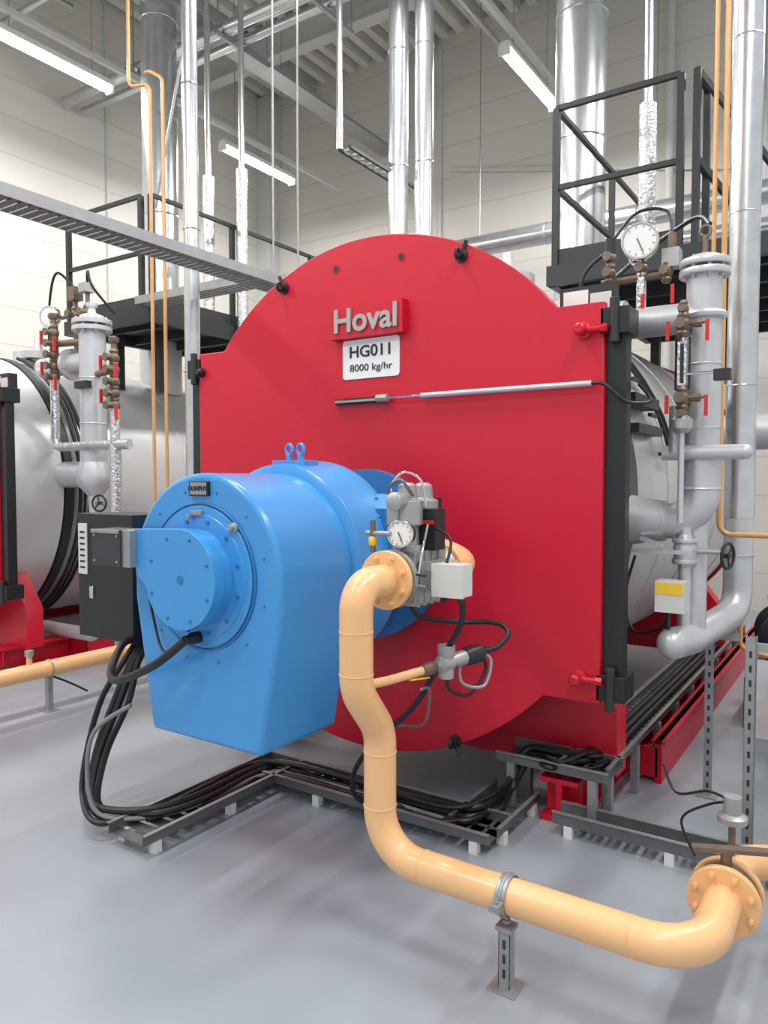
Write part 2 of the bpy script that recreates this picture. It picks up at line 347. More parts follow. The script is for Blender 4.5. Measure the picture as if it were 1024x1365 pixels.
# ------------------------------------------------------------ standpipe / level assembly
def level(X):
    b=B('level_standpipe')
    x,y=X+1.655,3.85
    b.lathe((x,y,1.66),(0,0,1),[(0,.08),(1.03,.08)],SILP,32)
    for z in (1.95,2.25): b.torus((x,y,z),(0,0,1),.081,.004,SILV,32,6)
    b.flange((x,y,2.68),(0,0,1),.115,.03,SILP,8); b.flange((x,y,2.725),(0,0,1),.115,.03,SILP,8)
    b.lathe((x,y,2.74),(0,0,1),[(0,.09),(.02,.07),(.03,.04)],SILP)
    b.cyl((x,y,2.76),(x,y,2.86),.012,BRONZE); b.torus((x,y,2.88),(0,1,0),.025,.007,BRONZE,16,6)
    b.tube([(x-.85,y,2.48),(x,y,2.48)],.075,SILP); b.flange((x-.42,y,2.48),(1,0,0),.12,.03,SILP,8); b.flange((x-.38,y,2.48),(1,0,0),.12,.03,SILP,8)
    b.torus((x,y,2.48),(0,0,1),.085,.02,SILP,24,8)
    b.tube([(x,y,1.8),(x,y,1.50),(x-.45,y,1.50)],.086,SILP,.16,20,10)
    b.lathe((x-.16,y,1.50),(-1,0,0),[(0,.1),(.02,.1),(.25,.14)],SILP)
    b.torus((x,y,1.66),(0,0,1),.088,.006,SILV,24,6)
    b.cyl((x-.16,y-.08,1.83),(x+.2,y-.08,1.83),.035,SILP); b.sphere((x+.2,y-.08,1.83),.035,SILP)
    b.torus((x,y,1.83),(0,0,1),.09,.018,SILP,24,8)
    b.tube([(x-.1,y-.1,1.83),(x-.1,y-.1,2.05)],.03,SILP)
    gx,gy=x-.06,y-.16
    b.cyl((gx,gy,1.98),(gx,gy,2.5),.012,CHROME,n=10)
    for o in (-.03,.03): b.cyl((gx+o,gy,2.12),(gx+o,gy,2.36),.006,DARK,n=6)
    b.bb(gx-.02,gx+.02,gy-.015,gy+.015,2.14,2.34,FOIL); b.bb(gx-.008,gx+.008,gy-.018,gy-.015,2.15,2.33,DARK)
    for z in (2.42,2.08):
        b.cyl((gx,gy,z),(gx,y,z),.024,BRONZE); b.valve((gx,gy,z)); b.valve((gx,gy,z+(.07 if z>2.2 else -.07)),k=.7)
        b.box((gx-.06,gy-.04,z-.03),(.016,.01,.085),REDH); b.lathe((gx+.03,gy,z),(1,0,0),[(0,.012),(.03,.02),(.05,.02)],BRONZE,8)
        b.box((gx+.11,gy-.03,z-.04),(.016,.01,.095),REDH); b.cyl((gx,gy,z),(gx+.11,gy-.02,z),.008,BRONZE,n=8)
    b.lathe((gx,gy,1.98),(0,0,1),[(-.06,.03),(-.04,.05),(.0,.05),(.02,.03)],CAST,12)
    b.cyl((gx,gy,1.93),(gx,gy,1.5),.014,SILP)
    b.bb(x+.08,x+.15,y-.2,y-.15,2.15,2.2,DARK); b.cyl((gx,gy-.01,2.19),(x+.12,gy-.01,2.19),.008,CHROME,n=8)
    mx=x-.3
    b.cyl((mx,y+.02,2.48),(mx,y+.02,2.76),.024,FOIL); b.cyl((mx-.16,y+.02,2.43),(mx-.16,y+.02,2.7),.022,FOIL)
    b.cyl((mx-.2,y+.02,2.71),(mx+.14,y+.02,2.71),.016,BRONZE)
    for o,zt in ((-.16,2.75),(0,2.75),(.12,2.72)): b.valve((mx+o,y+.02,zt),k=.9)
    b.box((mx-.17,y-.03,2.61),(.016,.012,.09),REDH); b.box((mx+.02,y-.03,2.57),(.016,.012,.09),REDH); b.box((mx+.16,y-.03,2.6),(.016,.012,.09),REDH)
    b.valve((mx-.16,y+.03,2.83),k=.9); b.cyl((mx-.16,y+.03,2.84),(mx-.16,y+.03,2.93),.026,DARK)
    b.bb(mx+.1,mx+.18,y,y+.08,2.74,2.83,CAST); b.cyl((mx+.14,y+.04,2.83),(mx+.14,y+.04,2.91),.02,BRONZE)
    b.torus((mx-.02,y-.02,2.8),(0,1,0),.03,.007,CHROME,20,6)
    b.gauge((mx+.01,y-.06,2.87),(.15,-1,-.05),.09)
    b.cable([(mx-.16,y+.02,2.87),(mx-.28,y,2.77),(mx-.32,y,2.57),(mx-.3,y,2.45)],.01,RUBBER)
    b.cable([(mx-.16,y+.05,2.92),(mx-.05,y+.1,3.06),(mx+.1,y+.1,3.04),(mx+.14,y+.05,2.89)],.008,RUBBER)
    b.cable([(mx-.35,y+.1,2.6),(mx-.1,y+.25,2.86),(mx+.2,y+.2,3.01),(mx+.3,y+.1,2.94)],.012,RUBBER)
    b.cyl((x-.02,y+.02,1.5),(x-.02,y+.02,.95),.05,SILP)
    b.flange((x-.06,y-.04,1.31),(0,0,1),.06,.02,SILP,4,br=.007); b.flange((x-.06,y-.04,1.41),(0,0,1),.06,.02,SILP,4,br=.007)
    b.lathe((x-.06,y-.04,1.28),(0,0,1),[(0,.03),(.06,.055),(.1,.055),(.16,.03)],SILP,16)
    b.cyl((x-.06,y-.04,1.5),(x-.06,y-.04,1.0),.03,SILP)
    b.cyl((x-.06,y-.04,1.36),(x+.12,y-.04,1.36),.012,STRUT); b.wheel((x+.13,y-.04,1.345),(1,-.3,0),.06,BLACK)
    b.bb(x-.3,x-.05,y-.1,y-.08,1.345,1.365,SILP); b.box((x-.2,y-.1,1.4),(.12,.012,.02),SILP,Matrix.Rotation(.3,3,'Y'))
    b.bb(x-.15,x-.02,y-.24,y-.14,1.085,1.23,OFFW); b.bb(x-.145,x-.025,y-.243,y-.239,1.17,1.225,YEL); b.cyl((x-.1,y-.19,1.08),(x-.1,y-.19,1.0),.012,RUBBER,n=8)
    b.cable([(x-.1,y-.19,1.05),(x-.16,y-.15,.98),(x-.3,y-.05,.95),(x-.38,y+.1,1.1),(x-.36,y+.2,1.3)],.008,RUBBER)
    b.tube([(x+.09,y+.55,1.9),(x+.09,y+.55,1.0),(x-.03,y-.0,.93),(x-.08,y-.17,.93)],.074,SILP,.14,24,10)
    b.sphere((x-.08,y-.17,.93),.074,SILP,24)
    for z in (1.3,2.2,3.1,4.0,5,6,7): b.torus((x+.09,y+.55,z),(0,0,1),.075,.005,GALV,24,6)
    b.cyl((x+.09,y+.55,1.5),(x+.09,y+.55,TOP),.0765,GALV,n=32)
    b.tube([(x-.05,y+.1,.93),(x-.05,y+.1,1.6)],.04,SILP)
    lx,ly=x-.02,y+.42
    b.bb(lx-.022,lx+.022,ly-.004,ly,0,.92,STRUT); b.bb(lx-.022,lx-.018,ly,ly+.04,0,.92,STRUT); b.bb(lx-.05,lx+.05,ly-.04,ly+.06,0,.01,STRUT)
    for i in range(14): b.bb(lx-.006,lx+.006,ly-.0055,ly-.004,.05+i*.06,.075+i*.06,DARK)
    b.bb(lx-.04,lx+.14,ly-.02,ly+.02,.86,.9,STRUT)
    b.finish(0)
level(CX)
def level_left():
    b=B('level_standpipe'); x,y=-5.85,4.16
    b.lathe((x,y,1.9),(0,0,1),[(0,.115),(1.12,.115)],SILP,32)
    for z in (2.2,2.6): b.torus((x,y,z),(0,0,1),.117,.005,SILV,32,6)
    b.flange((x,y,3.03),(0,0,1),.17,.04,SILP,8,br=.014); b.flange((x,y,3.09),(0,0,1),.17,.04,SILP,8,br=.014)
    b.lathe((x,y,3.11),(0,0,1),[(0,.12),(.04,.1),(.06,.04),(.1,.03),(.12,.05),(.15,.05),(.16,.02)],SILP,20)
    b.tube([(x-.75,y,2.75),(x,y,2.75)],.09,SILP); b.flange((x-.3,y,2.75),(1,0,0),.14,.04,SILP,8)
    b.tube([(x,y,2.0),(x,y,1.75),(x-.5,y,1.75)],.12,SILP,.2,20,10)
    b.lathe((x,y,1.86),(0,0,-1),[(0,.125),(.12,.16),(.2,.15),(.3,.06),(.5,.05)],SILP,24)
    b.cyl((x,y,1.4),(x,y,.6),.045,SILP); b.wheel((x+.2,y-.1,1.5),(.3,-1,0),.07,BLACK); b.cyl((x,y,1.5),(x+.2,y-.1,1.5),.014,STRUT)
    b.tube([(x,y,.65),(x,y,.3),(x-.8,y,.3)],.06,SILP,.1)
    for sx,zt in ((-.42,3.05),(.43,2.75)):
        q=x+sx; yy=y-.1
        b.cyl((q,yy,1.98),(q,yy,zt),.03,FOIL,n=14)
        for z in (zt-.02,zt-.12,zt-.22,zt-.32,zt-.42): b.valve((q,yy,z),k=1.35)
        b.cyl((q,yy,zt),(q,yy,zt+.14),.025,BRONZE,n=10); b.lathe((q,yy,zt+.1),(0,0,1),[(0,.03),(.02,.045),(.05,.045),(.06,.02)],BRONZE,8)
        for (ox,oz) in ((-.1,-.02),(.1,-.1),(-.1,-.3),(.1,-.45)):
            b.box((q+ox,yy-.06,zt+oz-.04),(.022,.02,.12),REDH); b.cyl((q,yy,zt+oz),(q+ox,yy-.05,zt+oz),.014,BRONZE,n=8)
        b.cyl((x,y,zt-.12),(q,yy,zt-.12),.03,BRONZE)
        b.cyl((q,yy,zt-.42),(q,yy,zt-.8),.04,FOIL,n=14)
    b.tube([(x-.42,y-.1,2.3),(x-.42,y-.1,2.0),(x+.5,y-.1,2.0),(x+.62,y-.1,2.0)],.042,FOIL,.08)
    b.tube([(x+.43,y-.1,2.0),(x+.43,y-.1,1.3)],.05,FOIL); b.cyl((x+.43,y-.1,1.3),(x+.43,y-.1,.02),.03,STRUT)
    b.bb(x-.04,x+.12,y-.16,y-.1,2.5,2.56,DARK)
    b.cyl((x-.55,y,2.7),(x-.55,y,3.2),.025,BRONZE); b.gauge((x-.55,y-.06,3.2),(.4,-1,0),.1)
    for o in (-.38,-.2): b.valve((x+o,y+.1,3.22),k=1.4); b.cyl((x+o,y+.1,2.75),(x+o,y+.1,3.4),.02,BRONZE,n=8)
    b.cyl((x-.6,y+.1,3.22),(x-.1,y+.1,3.22),.018,BRONZE); b.bb(x-.42,x-.32,y+.04,y+.14,3.35,3.47,BRONZE); b.bb(x-.25,x-.15,y+.04,y+.14,3.4,3.48,CAST)
    b.cable([(x-.37,y+.1,3.45),(x-.5,y,3.6),(x-.62,y,3.4),(x-.65,y,3.0)],.012,RUBBER)
    b.cable([(x-.2,y+.1,3.46),(x-.05,y,3.55),(x+.02,y,3.4),(x+.05,y+.2,3.2)],.012,RUBBER)
    b.finish(0)
level_left()

# ------------------------------------------------------------ platforms
def rail(b,pts,z,h=1.12,kick=True,m=DARK):
    for i in range(len(pts)-1):
        p,q=pts[i],pts[i+1]
        for hh in (h,h*.5): b.beam((p[0],p[1],z+hh),(q[0],q[1],z+hh),.035,.035,m)
        b.beam((p[0],p[1],z+.06),(q[0],q[1],z+.06),.012,.12,m)
    for p in pts: b.beam((p[0],p[1],z-.05),(p[0],p[1],z+h),.045,.045,m)
def platform(x0,x1,y0,y1,z=3.3):
    b=B('service_platform')
    for x in (x0,x1): b.bb(x-.03,x+.03,y0,y1,z-.14,z,DARK)
    for y in (y0,y1): b.bb(x0-.03,x1+.03,y-.03,y+.03,z-.14,z,DARK)
    b.bb(x0,x1,y0,y1,z-.03,z,DARK)
    y=y0+.3
    while y<y1: b.bb(x0,x1,y-.02,y+.02,z-.12,z-.03,DARK); y+=.5
    for x in (x0+.15,x0+.8):
        for y in (y0+.5,y1-.3): b.bb(x-.04,x+.04,y-.04,y+.04,2.6,z-.1,DARK)
    return b
PZ=3.24
b=platform(-2.02,-.55,5.25,7.95,PZ)
rail(b,[(-1.15,5.27),(-2.0,5.27),(-2.0,6.6),(-2.0,7.9)],PZ)
rail(b,[(-1.05,5.27),(-1.05,5.6)],PZ)
rail(b,[(-.58,5.9),(-.58,7.9)],PZ)
for o in (0,-.56): b.beam((-1.05,5.3,PZ+1.12+o),(-.62,5.62,PZ+.5+o),.035,.035,DARK)
b.beam((-.62,5.62,PZ-.1),(-.62,5.62,PZ+.55),.04,.04,DARK)
b.finish()
b=platform(-7.0,-5.75,4.7,7.9,3.32)
rail(b,[(-7.0,4.72),(-5.87,4.72)],3.32,1.05); rail(b,[(-5.76,4.75),(-5.76,5.8),(-5.76,7.1),(-5.76,7.85)],3.32,1.05)
b.finish()
b=B('cable_bridge')
def plank(b,p,q,w,m=TRAYM):
    p=V(p);q=V(q);d=(q-p);L=d.length;d.normalize();s=V((-d.y,d.x,0))
    for k in (-1,1): b.beam(p+s*w/2*k,q+s*w/2*k,.006,.07,STRUT)
    n=int(L/.06)
    for i in range(n):
        c=p+d*(i+.5)*L/n; b.beam(c-s*w/2-V((0,0,.03)),c+s*w/2-V((0,0,.03)),.045,.004,m)
plank(b,(-4.05,.8,3.25),(-4.05,4.75,3.25),.24); plank(b,(-5.72,4.62,3.34),(-4.05,4.62,3.34),.2)
b.cable([(-4.05,.9,3.25),(-4.02,2.5,3.25),(-4.08,4.6,3.25)],.02,RUBBER)
for y in (1.2,4.68): b.cyl((-4.18,y,3.2),(-4.18,y,TOP),.008,STRUT,n=6); b.cyl((-3.92,y,3.2),(-3.92,y,TOP),.008,STRUT,n=6)
b.finish()

# ------------------------------------------------------------ ducts and pipes
def vduct(name,x,y,z0,z1,r,m=GALV,step=1.1):
    b=B(name); b.cyl((x,y,z0),(x,y,z1),r,m,n=48); z=z0+.35
    while z<z1: b.torus((x,y,z),(0,0,1),r,.008,m,40,6); z+=step
    b.cyl((x,y,z0),(x,y,z0+.03),r*1.15,m,n=32)
    b.finish()
vduct('flue_duct',-2.34,6.76,3.3,TOP,.225); vduct('flue_duct',-7.05,5.95,3.3,TOP,.2)
vduct('galvanised_riser',-4.0,6.3,0,TOP,.095); vduct('galvanised_riser',-3.74,6.35,0,TOP,.09)
vduct('galvanised_riser',-4.53,4.12,0,TOP,.06)
b=B('rainwater_downpipe'); b.cyl((-2.45,YB-.12,0),(-2.45,YB-.12,TOP),.05,BEAM); b.finish()
def vent(x,y,z0,z1):
    b=B('insulated_vent_pipe'); b.cyl((x,y,z0),(x,y,z1),.06,FOIL,n=20); b.cyl((x,y,z1),(x,y,TOP),.03,GALV); b.finish()
vent(-1.46,5.65,PZ,4.4); vent(-6.0,5.7,3.32,4.9); vent(-5.66,5.85,3.1,4.95)
b=B('gas_line_small')
b.tube([(-4.85,4.0,1.0),(-4.85,4.0,4.8),(-5.1,4.0,4.85),(-5.1,4.0,TOP)],.014,CUP,.08,10)
b.tube([(-4.7,4.0,1.0),(-4.7,4.0,4.8),(-4.85,4.0,4.9),(-4.9,4.0,4.9)],.014,CUP,.08,10)
b.tube([(-4.85,4.0,1.0),(-4.7,4.0,1.0)],.014,CUP)
b.bb(-4.8,-4.76,3.98,4.02,0,1.0,STRUT)
b.finish()
b=B('gas_line_small')
b.tube([(-.745,4.2,TOP),(-.745,4.2,2.6)],.011,CUP)
b.tube([(-.695,4.2,TOP),(-.695,4.2,1.42),(-.3,4.2,1.42),(1.2,4.2,1.42)],.014,CUP,.06)
b.tube([(-.64,4.6,1.42),(-.64,4.6,.75),(-.3,4.6,.7),(1.2,4.6,.7)],.014,CUP,.06)
b.finish()
b=B('ventilation_duct')
b.cyl((-5.6,9.7,5.0),(4,9.7,5.0),.14,GALV,n=32)
for x in (-5,-3.8,-2.6,-1.4): b.torus((x,9.7,5.0),(1,0,0),.14,.01,GALV,32,6); b.cyl((x+.2,9.7,5.1),(x+.2,9.7,TOP),.008,STRUT,n=6)
b.tube([(-3.2,9.3,4.5),(4,9.3,4.5)],.09,GALV); b.tube([(-2.0,9.0,3.9),(4,9.0,3.9)],.16,SILP)
b.finish()
b=B('steam_header_pipes')
for (y,z,r) in ((5.0,7.3,.06),(5.3,7.3,.045),(6.45,6.95,.075),(6.75,6.95,.055),(7.1,7.4,.05)): b.cyl((XL+.1,y,z),(4,y,z),r,GALV)
b.cyl((-4.2,-3,7.6),(-4.2,YB-.1,7.6),.05,GALV); b.cyl((-4.45,-3,7.6),(-4.45,YB-.1,7.6),.04,GALV)
b.beam((-6.9,-3,7.1),(-6.9,YB-.1,7.1),.3,.05,STRUT)
for x in (-8,-6.5,-5.2,-3.2,-1): b.bb(x-.02,x+.02,4.9,5.5,7.2,7.24,STRUT); b.bb(x-.02,x+.02,6.3,7.2,6.83,6.87,STRUT); b.cyl((x,4.95,7.2),(x,4.95,TOP),.01,STRUT,n=6); b.cyl((x,6.35,6.85),(x,6.35,TOP),.01,STRUT,n=6); b.cyl((x,7.18,6.85),(x,7.18,TOP),.01,STRUT,n=6)
b.finish()
b=B('diagonal_brace'); b.cyl((-6.0,5.0,4.37),(-4.7,5.0,TOP),.014,STRUT,n=8); b.finish()
b=B('hanging_cable_ladder')
b.cyl((-4.38,5.85,4.85),(-4.38,5.85,TOP),.03,GALV)
for o in (0,.12): b.beam((-4.38+o,5.85,4.85),(-4.38+o,7.1,4.85),.03,.03,DARK)
for i in range(10): b.beam((-4.38,5.9+.125*i,4.85),(-4.26,5.9+.125*i,4.85),.02,.02,STRUT)
b.finish()
b=B('return_pipe')
b.tube([(-1.25,5.2,2.0),(1.5,5.2,2.0)],.11,SILP); b.flange((-.42,5.2,2.0),(1,0,0),.17,.04,SILP,8); b.flange((-.36,5.2,2.0),(1,0,0),.17,.04,SILP,8)
b.finish()
b=B('feed_pump')
b.bb(-.75,-.35,5.6,6.4,0,.35,DARK); b.lathe((-.55,5.7,.62),(0,1,0),[(0,.1),(.02,.14),(.3,.14),(.34,.2),(.38,.2),(.4,.12),(.6,.12)],DARK)
b.tube([(-.55,6.1,.62),(-.55,6.1,1.05),(.8,6.1,1.05)],.07,BLACK,.12); b.flange((-.55,6.1,.85),(0,0,1),.12,.03,DARK,6)
b.bb(-.62,-.48,5.6,6.3,.35,.5,DARK)
b.finish()
b=B('circulation_pump')
b.bb(-.42,.1,4.95,5.35,0,.5,DARK); b.lathe((-.36,5.1,.85),(1,0,0),[(0,.12),(.02,.17),(.05,.17),(.07,.13),(.3,.13),(.33,.1)],BLACK,24)
b.lathe((-.36,5.1,1.3),(1,0,0),[(0,.1),(.02,.15),(.05,.15),(.07,.11),(.4,.11)],SILP,24); b.cyl((-.2,5.1,.5),(-.2,5.1,1.3),.06,DARK)
b.finish()

# ------------------------------------------------------------ burner
E=empty('gas_burner'); bx,bz=-2.345,1.30
b=B('hood')
def arch(r,zb,hb,n=40):
    o=[(bx+hb,zb)]
    o.append((bx+r,bz-.12))
    for i in range(n+1):
        a=math.pi*i/n; o.append((bx+r*math.cos(a),bz+r*math.sin(a)))
    o.append((bx-r,bz-.12)); o.append((bx-hb,zb)); return o
b.prism(arch(.43,.60,.325),2.17,2.66,BLUE)
o=b.finish(.022,E,ang=25); o.modifiers['b'].segments=4; o.modifiers['b'].angle_limit=math.radians(50)
b=B('fan_casing')
b.lathe((bx,2.64,bz),(0,1,0),[(0,.44),(.02,.475),(.24,.485),(.26,.495),(.3,.495),(.32,.47),(.34,.38),(.5,.33),(.77,.33)],BLUE,72)
b.lathe((bx,3.35,bz),(0,1,0),[(0,.46),(.06,.46)],BLUE2,48)
b.torus((bx,2.166,bz-.0),(0,1,0),.305,.006,BLUE2,64,6)
b.lathe((bx,2.17,bz),(0,-1,0),[(0,.295),(.012,.295),(.014,.26),(.02,.26),(.022,.21)],BLUE,64)
b.lathe((bx,2.15,bz),(0,-1,0),[(0,.2),(.06,.2)],BLUE,64)
for i in range(12):
    a=2*math.pi*(i+.5)/12; b.lathe((bx+.235*math.cos(a),2.15,bz+.235*math.sin(a)),(0,-1,0),[(0,.009),(.008,.009)],BLUE2,8)
    b.lathe((bx+.36*math.cos(a),2.17,bz+.36*math.sin(a)),(0,-1,0),[(0,.006),(.004,.006)],BLUE2,8)
o=[]
for i in range(41):
    a=math.radians(95-i*6.6); o.append((bx+.205*math.cos(a),bz+.205*math.sin(a)))
o+= [(bx-.26,bz-.0),(bx-.27,bz+.195)]
b.prism(o,2.045,2.10,BLUE)
for i in range(8):
    a=2*math.pi*(i+.5)/8; b.lathe((bx+.175*math.cos(a),2.045,bz+.175*math.sin(a)),(0,-1,0),[(0,.007),(.006,.007)],BLUE2,8)
b.lathe((bx+.01,2.046,bz),(0,-1,0),[(0,.02),(.004,.02)],BLUE2,6)
b.lathe((bx+.2,2.16,bz+.21),(0,-1,0),[(0,.022),(.01,.022),(.012,.014),(.03,.012)],STRUT,16)
b.bb(bx-.03,bx+.03,2.14,2.165,bz+.255,bz+.275,STRUT); b.bb(bx-.035,bx-.02,2.12,2.165,bz+.24,bz+.26,STRUT)
b.bb(bx-.055,bx+.055,2.155,2.172,bz+.335,bz+.395,BLACK); b.bb(bx-.048,bx+.048,2.153,2.156,bz+.34,bz+.39,STRUT)
b.lathe((bx+.0,2.15,bz-.25),(0,-1,0),[(0,.025),(.04,.025),(.05,.018),(.08,.018)],BLACK,16)
for o in (-.035,.035):
    b.cyl((bx+o,2.77,bz+.48),(bx+o,2.77,bz+.52),.016,BLUE); b.torus((bx+o,2.77,bz+.545),(.3,1,0),.026,.009,BLUE,24,8)
b.bb(bx-.1,bx+.1,2.72,2.82,bz+.46,bz+.495,BLUE)
b.cyl((bx+.25,3.0,bz+.1),(bx+.56,3.0,bz+.1),.085,BLUE); b.flange((bx+.57,3.0,bz+.1),(1,0,0),.115,.03,BLUE,8)
b.lathe((bx+.5,2.94,bz+.2),(0,0,1),[(0,.07),(.05,.07),(.07,.05),(.09,.03)],BLUE)
b.bb(bx+.40,bx+.54,2.86,2.96,bz+.08,bz+.27,BLUE2); b.flange((bx+.42,2.9,bz+.27),(.5,-.6,.4),.07,.025,BLUE,6)
b.finish(.003,E)
text(E,'DUNPHY',.028,(bx,2.151,bz+.365),TXT,E,.001,'plate_lettering')
b=B('terminal_boxes')
b.bb(-3.45,-3.02,2.35,2.62,.9,1.53,BLACK); b.bb(-3.44,-3.37,2.343,2.35,1.22,1.48,OFFW); b.bb(-3.35,-3.32,2.34,2.35,1.1,1.16,CHROME)
for i in range(7): b.bb(-3.425,-3.385,2.341,2.3435,1.25+i*.03,1.26+i*.03,TXT)
b.bb(-3.05,-2.7,2.4,2.5,1.15,1.25,DARK)
b.bb(-2.84,-2.65,2.0,2.13,1.335,1.49,GREYB); b.bb(-2.65,-2.6,2.01,2.12,1.335,1.49,STRUT); b.bb(-2.84,-2.655,1.995,2.0,1.475,1.49,STRUT)
for (x,z) in ((-2.82,1.355),(-2.67,1.355),(-2.82,1.465),(-2.67,1.465)): b.lathe((x,2.0,z),(0,-1,0),[(0,.006),(.004,.006)],STRUT,8)
for i in range(4): b.cyl((-3.12+i*.03,2.45,.87),(-3.12+i*.03,2.45,.92),.016,BLACK,n=10)
b.cable([(-3.06,2.45,.9),(-3.02,2.3,.92),(-2.92,2.15,.84),(-2.75,2.05,.83),(-2.5,2.04,.93),(bx,2.08,bz-.25)],.018,RUBBER,12)
b.cable([(bx,2.08,bz-.25),(-2.5,2.1,.98),(-2.6,2.13,1.1),(-2.66,2.13,1.33)],.006,RUBBER)
b.finish(.004,E)
# ------------------------------------------------------------ cables on floor
TX=-1.18
b=B('power_cables')
for k,(ox,oz,r) in enumerate(((0,0,.018),(.05,.02,.016),(-.05,.0,.015),(.02,.035,.018))):
    q=ox
    b.cable([(-3.08+q,2.45,.88),(-3.1+q,2.4,.8),(-3.17+q*2,2.35,.6),(-3.25+q*1.5,2.3,.35),(-3.2+q*1.2,2.22,.15),(-3.05,2.2+q,.085+oz),(-2.9+q,2.35,.085+oz),(-2.84+ox,2.6,.085+oz),(-2.85+ox*.8,3.0,.085+oz),(-2.72,3.14+ox,.085+oz),(-2.2,3.13+ox,.085+oz),(-1.75,3.15+ox,.085+oz),(-1.58,3.2+ox,.09+oz),(-1.55,3.45,.11+oz),(-1.5,3.6+ox*.5,.27+oz),(-1.3,3.62+ox,.28+oz),(TX+ox,3.8,.28+oz),(TX+ox,4.4,.28+oz),(TX+ox,7,.28+oz)],r,RUBBER)
for ox,oz in ((-.07,.0),(.08,0.),(-.02,.05)):
    b.cable([(-2.9+ox*.3,2.3,.085),(-2.84+ox,2.7,.085+oz),(-2.85+ox*.8,3.0,.085+oz),(-2.7,3.13+ox,.085+oz),(-2.2,3.15+ox,.085+oz),(-1.7,3.13+ox,.085+oz),(-1.56+ox*.5,3.3,.1+oz),(-1.53,3.5,.13+oz),(-1.45,3.62+ox,.28),(TX+ox,3.8,.28+oz),(TX+ox,7,.28+oz)],.013,RUBBER)
b.cable([(-2.98,2.3,.62),(-3.12,2.2,.5),(-3.16,2.18,.3),(-3.1,2.18,.12),(-2.95,2.25,.09),(-2.8,2.5,.09),(-2.78,3.,.09),(-2.6,3.1,.09),(-1.7,3.08,.09)],.011,GREYC)
b.cable([(-1.3,2.5,1.25),(-1.32,2.52,1.15),(-1.45,2.6,.98),(-1.62,2.68,.75),(-1.9,2.78,.5),(-2.06,2.85,.3),(-2.08,2.92,.15),(-1.95,3.08,.09),(-1.7,3.1,.09)],.012,RUBBER)
b.cable([(-1.45,2.45,.9),(-1.5,2.6,.85),(-1.7,2.9,.6),(-2.,3.2,.45),(-2.3,3.38,.35)],.006,GREYC)
b.finish()
b=B('floor_cable_tray')
def tray(b,p,q,w=.24,h=.05,z0=0):
    p=V(p);q=V(q);d=(q-p);L=d.length;d.normalize();s=V((-d.y,d.x,0))
    for k in (-1,1):
        b.beam(p+s*w/2*k+V((0,0,h/2)),q+s*w/2*k+V((0,0,h/2)),.004,h,TRAYM)
        b.beam(p+s*(w/2+.006)*k+V((0,0,h)),q+s*(w/2+.006)*k+V((0,0,h)),.02,.004,STRUT)
    n=max(2,int(L/.08))
    for i in range(n):
        c=p+d*(i+.5)*L/n; b.beam(c-s*w/2,c+s*w/2,.06,.004,TRAYM)
    n=max(2,int(L/.45)+1)
    for i in range(n):
        c=p+d*(.08+(L-.16)*i/(n-1))
        for k in (-1,1):
            e=c+s*(w/2-.01)*k; b.bb(e.x-.02,e.x+.02,e.y-.02,e.y+.02,0,p.z,WHITE if p.z<.1 else STRUT)
tray(b,(-2.84,2.15,.055),(-2.84,3.26,.055)); tray(b,(-2.96,3.14,.055),(-1.43,3.14,.055)); tray(b,(-1.55,3.1,.055),(-1.55,3.62,.055))
tray(b,(-1.62,3.62,.26),(-1.04,3.62,.26)); tray(b,(TX,3.55,.26),(TX,8,.26),.22)
tray(b,(-1.28,3.46,.055),(-.2,3.46,.055),.12,.06)
b.finish()

# ------------------------------------------------------------ gas train
E=empty('gas_supply_pipe')
b=B('pipework')
px,z0=-1.52,.315; R=.06
path=[(px,2.30,1.33),(px,2.12,1.33),(px,2.12,.96),(px,2.27,.78),(px,2.27,z0),(-.40,2.27,z0),(-.40,2.62,z0)]
b.tube(path,R,PEACH,[0,.14,.16,.16,.17,.17,0],28,12)
for p,a in (((px,2.12,1.17),(0,0,1)),((px,2.12,1.02),(0,0,1)),((px,2.27,.7),(0,0,1)),((px,2.27,.5),(0,0,1)),((px+.19,2.27,z0),(1,0,0)),((-.6,2.27,z0),(1,0,0)),((-.4,2.46,z0),(0,1,0))): b.torus(p,a,R,.0025,PEACH,32,6)
b.flange((px,2.31,1.33),(0,1,0),.11,.024,PEACH,8,br=.011); b.flange((-.40,2.63,z0),(0,1,0),.115,.026,PEACH,8,br=.011)
b.lathe((px,2.355,1.33),(0,1,0),[(-.02,.11),(.005,.11),(.006,.075)],CAST)
b.flange((-.40,2.70,z0),(0,1,0),.115,.026,PEACH,8,br=.011)
b.lathe((-.40,2.64,z0),(0,1,0),[(0,.105),(.05,.105)],BRONZE)
b.cyl((-.40,2.67,z0+.09),(-.40,2.67,z0+.15),.018,BRONZE); b.beam((-.5,2.64,z0+.15),(-.25,2.72,z0+.165),.035,.014,BRONZE)
b.tube([(-.40,2.70,z0),(-.40,3.0,z0),(2.0,3.0,z0)],R,PEACH,.16,24)
b.tube([(px,2.14,.97),(px+.02,2.3,.96),(-1.44,2.44,.975)],.017,PEACH,.05,12)
b.finish(0,E)
b=B('pipe_stand')
sx=-1.01
b.torus((sx,2.27,z0),(1,0,0),.065,.008,STRUT,32,6)
b.lathe((sx-.018,2.27,z0),(1,0,0),[(0,.064),(0,.068),(.036,.068),(.036,.064)],STRUT,32,False)
for k in (-1,1): b.bb(sx-.018,sx+.018,2.27+k*.085-.02,2.27+k*.085+.02,z0-.012,z0+.012,STRUT); b.bolt((sx,2.27+k*.085,z0+.012),(0,0,1),.009,.01,STRUT)
b.cyl((sx,2.27,z0-.065),(sx,2.27,z0-.12),.008,STRUT,n=8); b.bolt((sx,2.27,z0-.095),(0,0,1),.014,.012,STRUT)
